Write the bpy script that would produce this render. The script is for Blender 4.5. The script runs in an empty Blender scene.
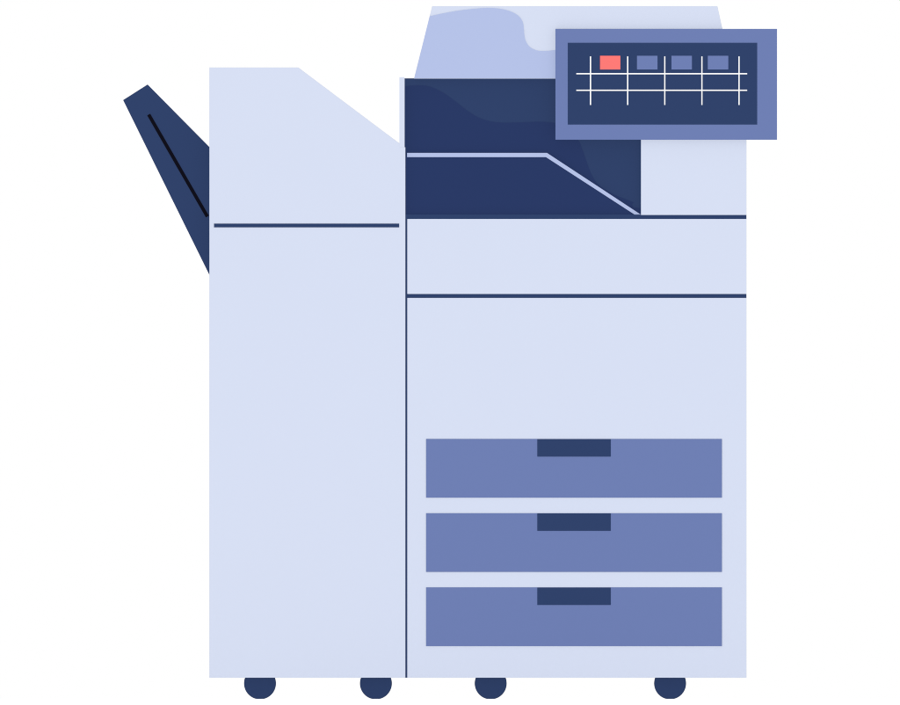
import bpy, bmesh, math

# ---------------------------------------------------------------- scale
S = 0.002                       # metres per unit of the front elevation
GX, GY = 450.0, 698.9           # elevation point that sits at x = 0, z = 0 (floor)

def X(u): return (u - GX) * S
def Z(v): return (GY - v) * S

scene = bpy.context.scene
col = scene.collection

# ---------------------------------------------------------------- materials
def srgb(h):
    c = [int(h[i:i + 2], 16) / 255 for i in (0, 2, 4)]
    return [v / 12.92 if v <= 0.04045 else ((v + 0.055) / 1.055) ** 2.4 for v in c]

LIGHT_TOTAL = 3.0               # room light (1.0) + front lamp (2.0)

def plastic(name, hexcol, gain=(1, 1, 1), rough=0.6, spec=0.02, vary=0.006, grain=0.02):
    m = bpy.data.materials.new(name)
    m.use_nodes = True
    nt = m.node_tree
    N, L = nt.nodes, nt.links
    b = N['Principled BSDF']
    base = [min(1.0, c / LIGHT_TOTAL * g) for c, g in zip(srgb(hexcol), gain)]
    tc = N.new('ShaderNodeTexCoord')
    n1 = N.new('ShaderNodeTexNoise')
    n1.inputs['Scale'].default_value = 7.0
    n1.inputs['Detail'].default_value = 3.0
    L.new(tc.outputs['Object'], n1.inputs['Vector'])
    mix = N.new('ShaderNodeMix')
    mix.data_type = 'RGBA'
    mix.inputs[6].default_value = [c * (1 - vary) for c in base] + [1]
    mix.inputs[7].default_value = [min(1, c * (1 + vary)) for c in base] + [1]
    L.new(n1.outputs['Fac'], mix.inputs[0])
    L.new(mix.outputs[2], b.inputs['Base Color'])
    n2 = N.new('ShaderNodeTexNoise')                      # fine moulded-plastic grain
    n2.inputs['Scale'].default_value = 900.0
    n2.inputs['Detail'].default_value = 1.0
    L.new(tc.outputs['Object'], n2.inputs['Vector'])
    bp = N.new('ShaderNodeBump')
    bp.inputs['Strength'].default_value = grain
    bp.inputs['Distance'].default_value = 0.0005
    L.new(n2.outputs['Fac'], bp.inputs['Height'])
    L.new(bp.outputs['Normal'], b.inputs['Normal'])
    b.inputs['Roughness'].default_value = rough
    b.inputs['Specular IOR Level'].default_value = spec
    return m

PALE = plastic('pale_blue_plastic', 'D7DFF4', gain=(1.005, 1.005, 1))
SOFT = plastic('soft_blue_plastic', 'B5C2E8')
SLATE = plastic('slate_blue_plastic', '6E7FB4', gain=(.975, .98, .99))
NAVY = plastic('navy_plastic', '30426A', gain=(.79, .89, .97))
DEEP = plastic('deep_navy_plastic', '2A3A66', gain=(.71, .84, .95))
CORAL = plastic('coral_plastic', 'FF7A76', gain=(.99, .98, .98))
BLACK = plastic('black_rubber', '12121B', gain=(.95, .9, 1), spec=0.0)
WHITE = plastic('white_print', 'FFFFFF', gain=(1.03, 1.03, 1.03))
PAPER = plastic('white_floor_finish', 'FFFFFF', gain=(2.55, 2.55, 2.55), rough=0.8, spec=0.1)

# ---------------------------------------------------------------- mesh helpers
def prism(bm, pts, y0, y1, bevel=0.0, seg=2):
    """Extrude an elevation outline (u, v) from depth y0 (front) to y1 (back)."""
    tmp = bmesh.new()
    f = [tmp.verts.new((X(u), y0, Z(v))) for u, v in pts]
    b = [tmp.verts.new((X(u), y1, Z(v))) for u, v in pts]
    n = len(pts)
    tmp.faces.new(f)
    tmp.faces.new(list(reversed(b)))
    for i in range(n):
        tmp.faces.new((f[i], b[i], b[(i + 1) % n], f[(i + 1) % n]))
    bmesh.ops.recalc_face_normals(tmp, faces=tmp.faces[:])
    if bevel:
        bmesh.ops.bevel(tmp, geom=tmp.edges[:], offset=bevel, segments=seg, profile=0.5,
                        affect='EDGES', clamp_overlap=True)
    me = bpy.data.meshes.new('tmp')
    tmp.to_mesh(me)
    tmp.free()
    bm.from_mesh(me)
    bpy.data.meshes.remove(me)

def rect(u0, v0, u1, v1): return [(u0, v0), (u1, v0), (u1, v1), (u0, v1)]

def hollow_base(bm, pts, wall, up):
    """Push the underside of the last prism up inside its skirt, so wheels can stand in it."""
    bm.faces.ensure_lookup_table()
    low = min(bm.faces, key=lambda f: f.calc_center_median().z - (0 if abs(f.normal.z) > .9 else -9))
    bmesh.ops.inset_region(bm, faces=[low], thickness=wall, use_even_offset=True)
    r = bmesh.ops.extrude_face_region(bm, geom=[low])
    vs = [g for g in r['geom'] if isinstance(g, bmesh.types.BMVert)]
    bmesh.ops.translate(bm, vec=(0, 0, up), verts=vs)
    bmesh.ops.delete(bm, geom=[low], context='FACES')
    bmesh.ops.recalc_face_normals(bm, faces=bm.faces[:])

def link(name, bm, mat, parent=None, label=None):
    me = bpy.data.meshes.new(name)
    bm.to_mesh(me)
    bm.free()
    me.materials.append(mat)
    o = bpy.data.objects.new(name, me)
    col.objects.link(o)
    if parent: o.parent = parent
    if label: o['label'] = label
    return o

def part(name, pts, y0, y1, mat, parent, bevel=0.0, label=None, seg=2):
    bm = bmesh.new()
    prism(bm, pts, y0, y1, bevel, seg)
    return link(name, bm, mat, parent, label)

def smooth(pts, per=7):
    """Catmull-Rom through the points."""
    P = [pts[0]] + list(pts) + [pts[-1]]
    out = []
    for i in range(1, len(P) - 2):
        p0, p1, p2, p3 = P[i - 1:i + 3]
        for k in range(per):
            t = k / per
            out.append(tuple(0.5 * (2 * p1[j] + (p2[j] - p0[j]) * t
                                    + (2 * p0[j] - 5 * p1[j] + 4 * p2[j] - p3[j]) * t * t
                                    + (3 * p1[j] - p0[j] - 3 * p2[j] + p3[j]) * t ** 3) for j in (0, 1)))
    out.append(tuple(pts[-1]))
    return out

# ---------------------------------------------------------------- setting
bm = bmesh.new()
prism(bm, rect(GX - 1500, GY, GX + 1500, GY + 60), -0.25, 2.6)
floor = link('floor', bm, PAPER)
floor['kind'] = 'structure'

# ---------------------------------------------------------------- the copier
copier = bpy.data.objects.new('photocopier', None)
col.objects.link(copier)
copier['label'] = 'tall pale blue office photocopier with three slate blue drawers, control panel and dark casters'
copier['category'] = 'photocopier'

DEPTH = 0.60
BOT = 677.7

# finisher cabinet on the left
bm = bmesh.new()
fin = [(209.4, 67.5), (298.3, 67.5), (404.4, 147.2), (405.4, 147.2), (405.4, BOT), (209.4, BOT)]
prism(bm, fin, 0.0, DEPTH)
hollow_base(bm, fin, 0.012, 0.034)
sharp = [e for e in bm.edges if len(e.link_faces) == 2 and e.calc_face_angle(0) > 0.3 and e.calc_length() > 0.01]
bmesh.ops.bevel(bm, geom=sharp, offset=0.0004, segments=2, profile=0.5, affect='EDGES', clamp_overlap=True)
finisher = link('finisher_cabinet', bm, PALE, copier)
part('seam', rect(214, 223.6, 399.2, 227.4), -0.0015, 0.02, NAVY, finisher)

# main cabinet: lower body, front cover band, right tower
bm = bmesh.new()
low = rect(407.3, 297.9, 746.5, BOT)
prism(bm, low, 0.0, DEPTH)
hollow_base(bm, low, 0.012, 0.034)
prism(bm, rect(407.3, 219.0, 746.5, 294.0), 0.0, DEPTH)
prism(bm, rect(641.0, 79.2, 746.5, 215.0), 0.0, DEPTH)
sharp = [e for e in bm.edges if len(e.link_faces) == 2 and e.calc_face_angle(0) > 0.3]
bmesh.ops.bevel(bm, geom=sharp, offset=0.0004, segments=2, profile=0.5, affect='EDGES', clamp_overlap=True)
cabinet = link('main_cabinet', bm, PALE, copier)
part('seam', rect(405.3, 214.6, 746.5, 219.4), 0.0015, DEPTH - 0.002, NAVY, cabinet)
part('seam', rect(407.3, 293.6, 746.5, 298.3), 0.0015, DEPTH - 0.002, NAVY, cabinet)
part('seam', rect(405.2, 219.4, 407.5, BOT), 0.0025, DEPTH - 0.003, NAVY, cabinet)
part('side_panel', rect(399.4, 77.2, 404.6, 147.0), -0.0006, DEPTH - 0.002, PALE, copier)

# dark paper bay behind the control panel
bay = part('paper_bay', rect(404.5, 78.4, 641.2, 214.8), 0.018, DEPTH - 0.004, NAVY, copier)
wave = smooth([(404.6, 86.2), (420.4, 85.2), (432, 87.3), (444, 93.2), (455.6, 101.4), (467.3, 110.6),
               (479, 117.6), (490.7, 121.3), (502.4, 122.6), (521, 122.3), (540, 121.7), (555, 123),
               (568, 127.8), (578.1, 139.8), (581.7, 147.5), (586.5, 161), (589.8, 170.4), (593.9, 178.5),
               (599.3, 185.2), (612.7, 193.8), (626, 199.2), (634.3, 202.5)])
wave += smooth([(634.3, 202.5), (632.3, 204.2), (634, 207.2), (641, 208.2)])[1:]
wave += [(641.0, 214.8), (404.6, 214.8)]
part('bay_shade_shape', wave, 0.0174, 0.026, DEEP, bay)  # drawn shading of the bay, built as a thin darker wavy shape

tray = part('exit_tray', [(405.5, 155), (546.3, 155), (637.8, 214.7), (405.5, 214.7)],
            0.010, 0.30, DEEP, copier)
part('tray_edge', [(407.1, 152.9), (546.9, 152.9), (640.9, 214.7), (634.8, 214.7), (545.9, 157.1), (407.1, 157.1)],
     0.0088, 0.30, SOFT, tray)

# document feeder on top
lid = [(432.2, 6.2), (717.4, 6.2), (733.5, 78.7), (414.0, 78.7)]
feeder = part('document_feeder', lid, 0.0, DEPTH - 0.02, PALE, copier, 0.0004)
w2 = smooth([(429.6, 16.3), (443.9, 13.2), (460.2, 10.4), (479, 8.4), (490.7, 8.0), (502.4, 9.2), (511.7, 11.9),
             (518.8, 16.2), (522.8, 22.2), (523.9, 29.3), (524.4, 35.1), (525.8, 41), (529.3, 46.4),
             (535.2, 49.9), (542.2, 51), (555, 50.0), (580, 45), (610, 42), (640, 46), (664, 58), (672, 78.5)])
part('feeder_shade_shape', w2 + [(414.2, 78.5)], -0.0015, 0.01, SOFT, feeder,  # shading motif on the feeder, modelled as a darker raised shape
     label='soft blue wavy shade shape on the document feeder front')

# output tray sticking out on the left
side = part('side_tray', [(123.1, 100.1), (147.6, 84.5), (209.6, 147.2), (209.6, 275.4)], 0.04, DEPTH - 0.08,
            NAVY, copier, 0.0005)
a, b = (148.7, 114.6), (207.4, 216.6)
dx, dy = b[0] - a[0], b[1] - a[1]
l = math.hypot(dx, dy)
nx, ny = -dy / l * 1.75, dx / l * 1.75
part('guide_rail', [(a[0] + nx, a[1] + ny), (b[0] + nx, b[1] + ny), (b[0] - nx, b[1] - ny), (a[0] - nx, a[1] - ny)],
     0.0385, 0.06, BLACK, side, label='thin black diagonal rail on the navy side tray')

# control panel on its arm
panel = part('control_panel', rect(555.4, 28.9, 777.0, 139.8), -0.015, -0.002, SLATE, copier, 0.0005)
part('arm', rect(655, 60, 720, 125), -0.003, 0.02, SLATE, panel)
part('screen', rect(567.8, 42.8, 757.2, 124.6), -0.0157, -0.010, NAVY, panel)
bm = bmesh.new()
for u in (590.5, 627.7, 664.8, 701.9, 739.0):
    prism(bm, rect(u - 0.6, 56.4, u + 0.6, 105.0), -0.0162, -0.012)
for v in (73.75, 90.3):
    prism(bm, rect(576.3, v - 0.62, 747.2, v + 0.62), -0.0163, -0.012)
link('grid_lines', bm, WHITE, panel)
for i, (u0, u1) in enumerate(((600.0, 620.4), (636.9, 657.6), (671.4, 692.0), (707.8, 728.3))):
    part('button', rect(u0, 55.8, u1, 69.6), -0.0167, -0.012, CORAL if i == 0 else SLATE, panel, 0.0004,
         label='coral red button' if i == 0 else None)

# drawers
def make_drawer(v):
    d = part('drawer', rect(426.0, 438.9, 722.0, 497.7), -0.0022, 0.42, SLATE, copier, 0.0005)
    h = part('handle', rect(537.3, 439.1, 610.8, 456.6), -0.0034, 0.03, NAVY, d, 0.0004)
    return d, h
d0, h0 = make_drawer(0)
for k in (1, 2):
    d = d0.copy(); col.objects.link(d); d.parent = copier
    d.location = (0, 0, -74.2 * k * S)
    h = h0.copy(); col.objects.link(h); h.parent = d

# casters: a fork bolted up inside the skirt, holding one dark wheel
def make_caster(u, y):
    bm = bmesh.new()
    prism(bm, rect(-9 + GX, GY - 33, 9 + GX, GY - 31.5), -0.016, 0.016)
    prism(bm, rect(-5 + GX, GY - 32, 5 + GX, GY - 12), 0.0125, 0.0145)
    prism(bm, rect(-2.5 + GX, GY - 18, 2.5 + GX, GY - 13), -0.010, 0.0142)
    c = link('caster', bm, NAVY, copier)
    c.location = (X(u), y, 0)
    R = 16.0
    cy = GY - 15.6
    pts = []
    for k in range(96):
        t = 2 * math.pi * k / 96
        pts.append((GX + R * math.sin(t), min(GY - 0.02, cy + R * math.cos(t))))
    bm = bmesh.new()
    prism(bm, pts, -0.012, 0.012)
    rim = [e for e in bm.edges if len(e.link_faces) == 2 and e.calc_face_angle(0) > 1.0]
    bmesh.ops.bevel(bm, geom=rim, offset=0.001, segments=2, profile=0.5, affect='EDGES', clamp_overlap=True)
    w = link('wheel', bm, NAVY, c)
    return c, w
c0, w0 = make_caster(260.0, 0.045)
for u, y in ((375.9, 0.045), (490.7, 0.045), (670.1, 0.045),
             (260.0, 0.54), (375.9, 0.54), (490.7, 0.54), (670.1, 0.54)):
    c = c0.copy(); col.objects.link(c); c.parent = copier; c.location = (X(u), y, 0)
    w = w0.copy(); col.objects.link(w); w.parent = c

# ---------------------------------------------------------------- light
world = bpy.data.worlds.new('World')
scene.world = world
world.use_nodes = True
bg = world.node_tree.nodes['Background']
bg.inputs['Color'].default_value = (1, 1, 1, 1)          # white studio room all round
bg.inputs['Strength'].default_value = 1.0

CZ = Z(352.5)
lamp = bpy.data.lights.new('added_front_lamp', 'AREA')  # added lamp along the view axis, keeps the front faces evenly lit
lamp.shape = 'DISK'
lamp.size = 1.0
D = 60.0
lamp.energy = 2.0 * math.pi ** 2 * D * D
lo = bpy.data.objects.new('added_front_lamp', lamp)
col.objects.link(lo)
lo.location = (0, -D, CZ)
lo.rotation_euler = (math.radians(90), 0, 0)

# ---------------------------------------------------------------- camera
cam = bpy.data.cameras.new('camera')
cam.type = 'ORTHO'
cam.ortho_scale = 900 * S
cam.clip_start = 0.01
cam.clip_end = 200
co = bpy.data.objects.new('camera', cam)
col.objects.link(co)
co.location = (0, -4.0, CZ)
co.rotation_euler = (math.radians(90), 0, 0)
scene.camera = co

vs = scene.view_settings
vs.view_transform = 'Standard'
vs.look = 'None'
vs.exposure = 0
vs.gamma = 1
vs.use_curve_mapping = False
scene.cycles.filter_width = 1.0
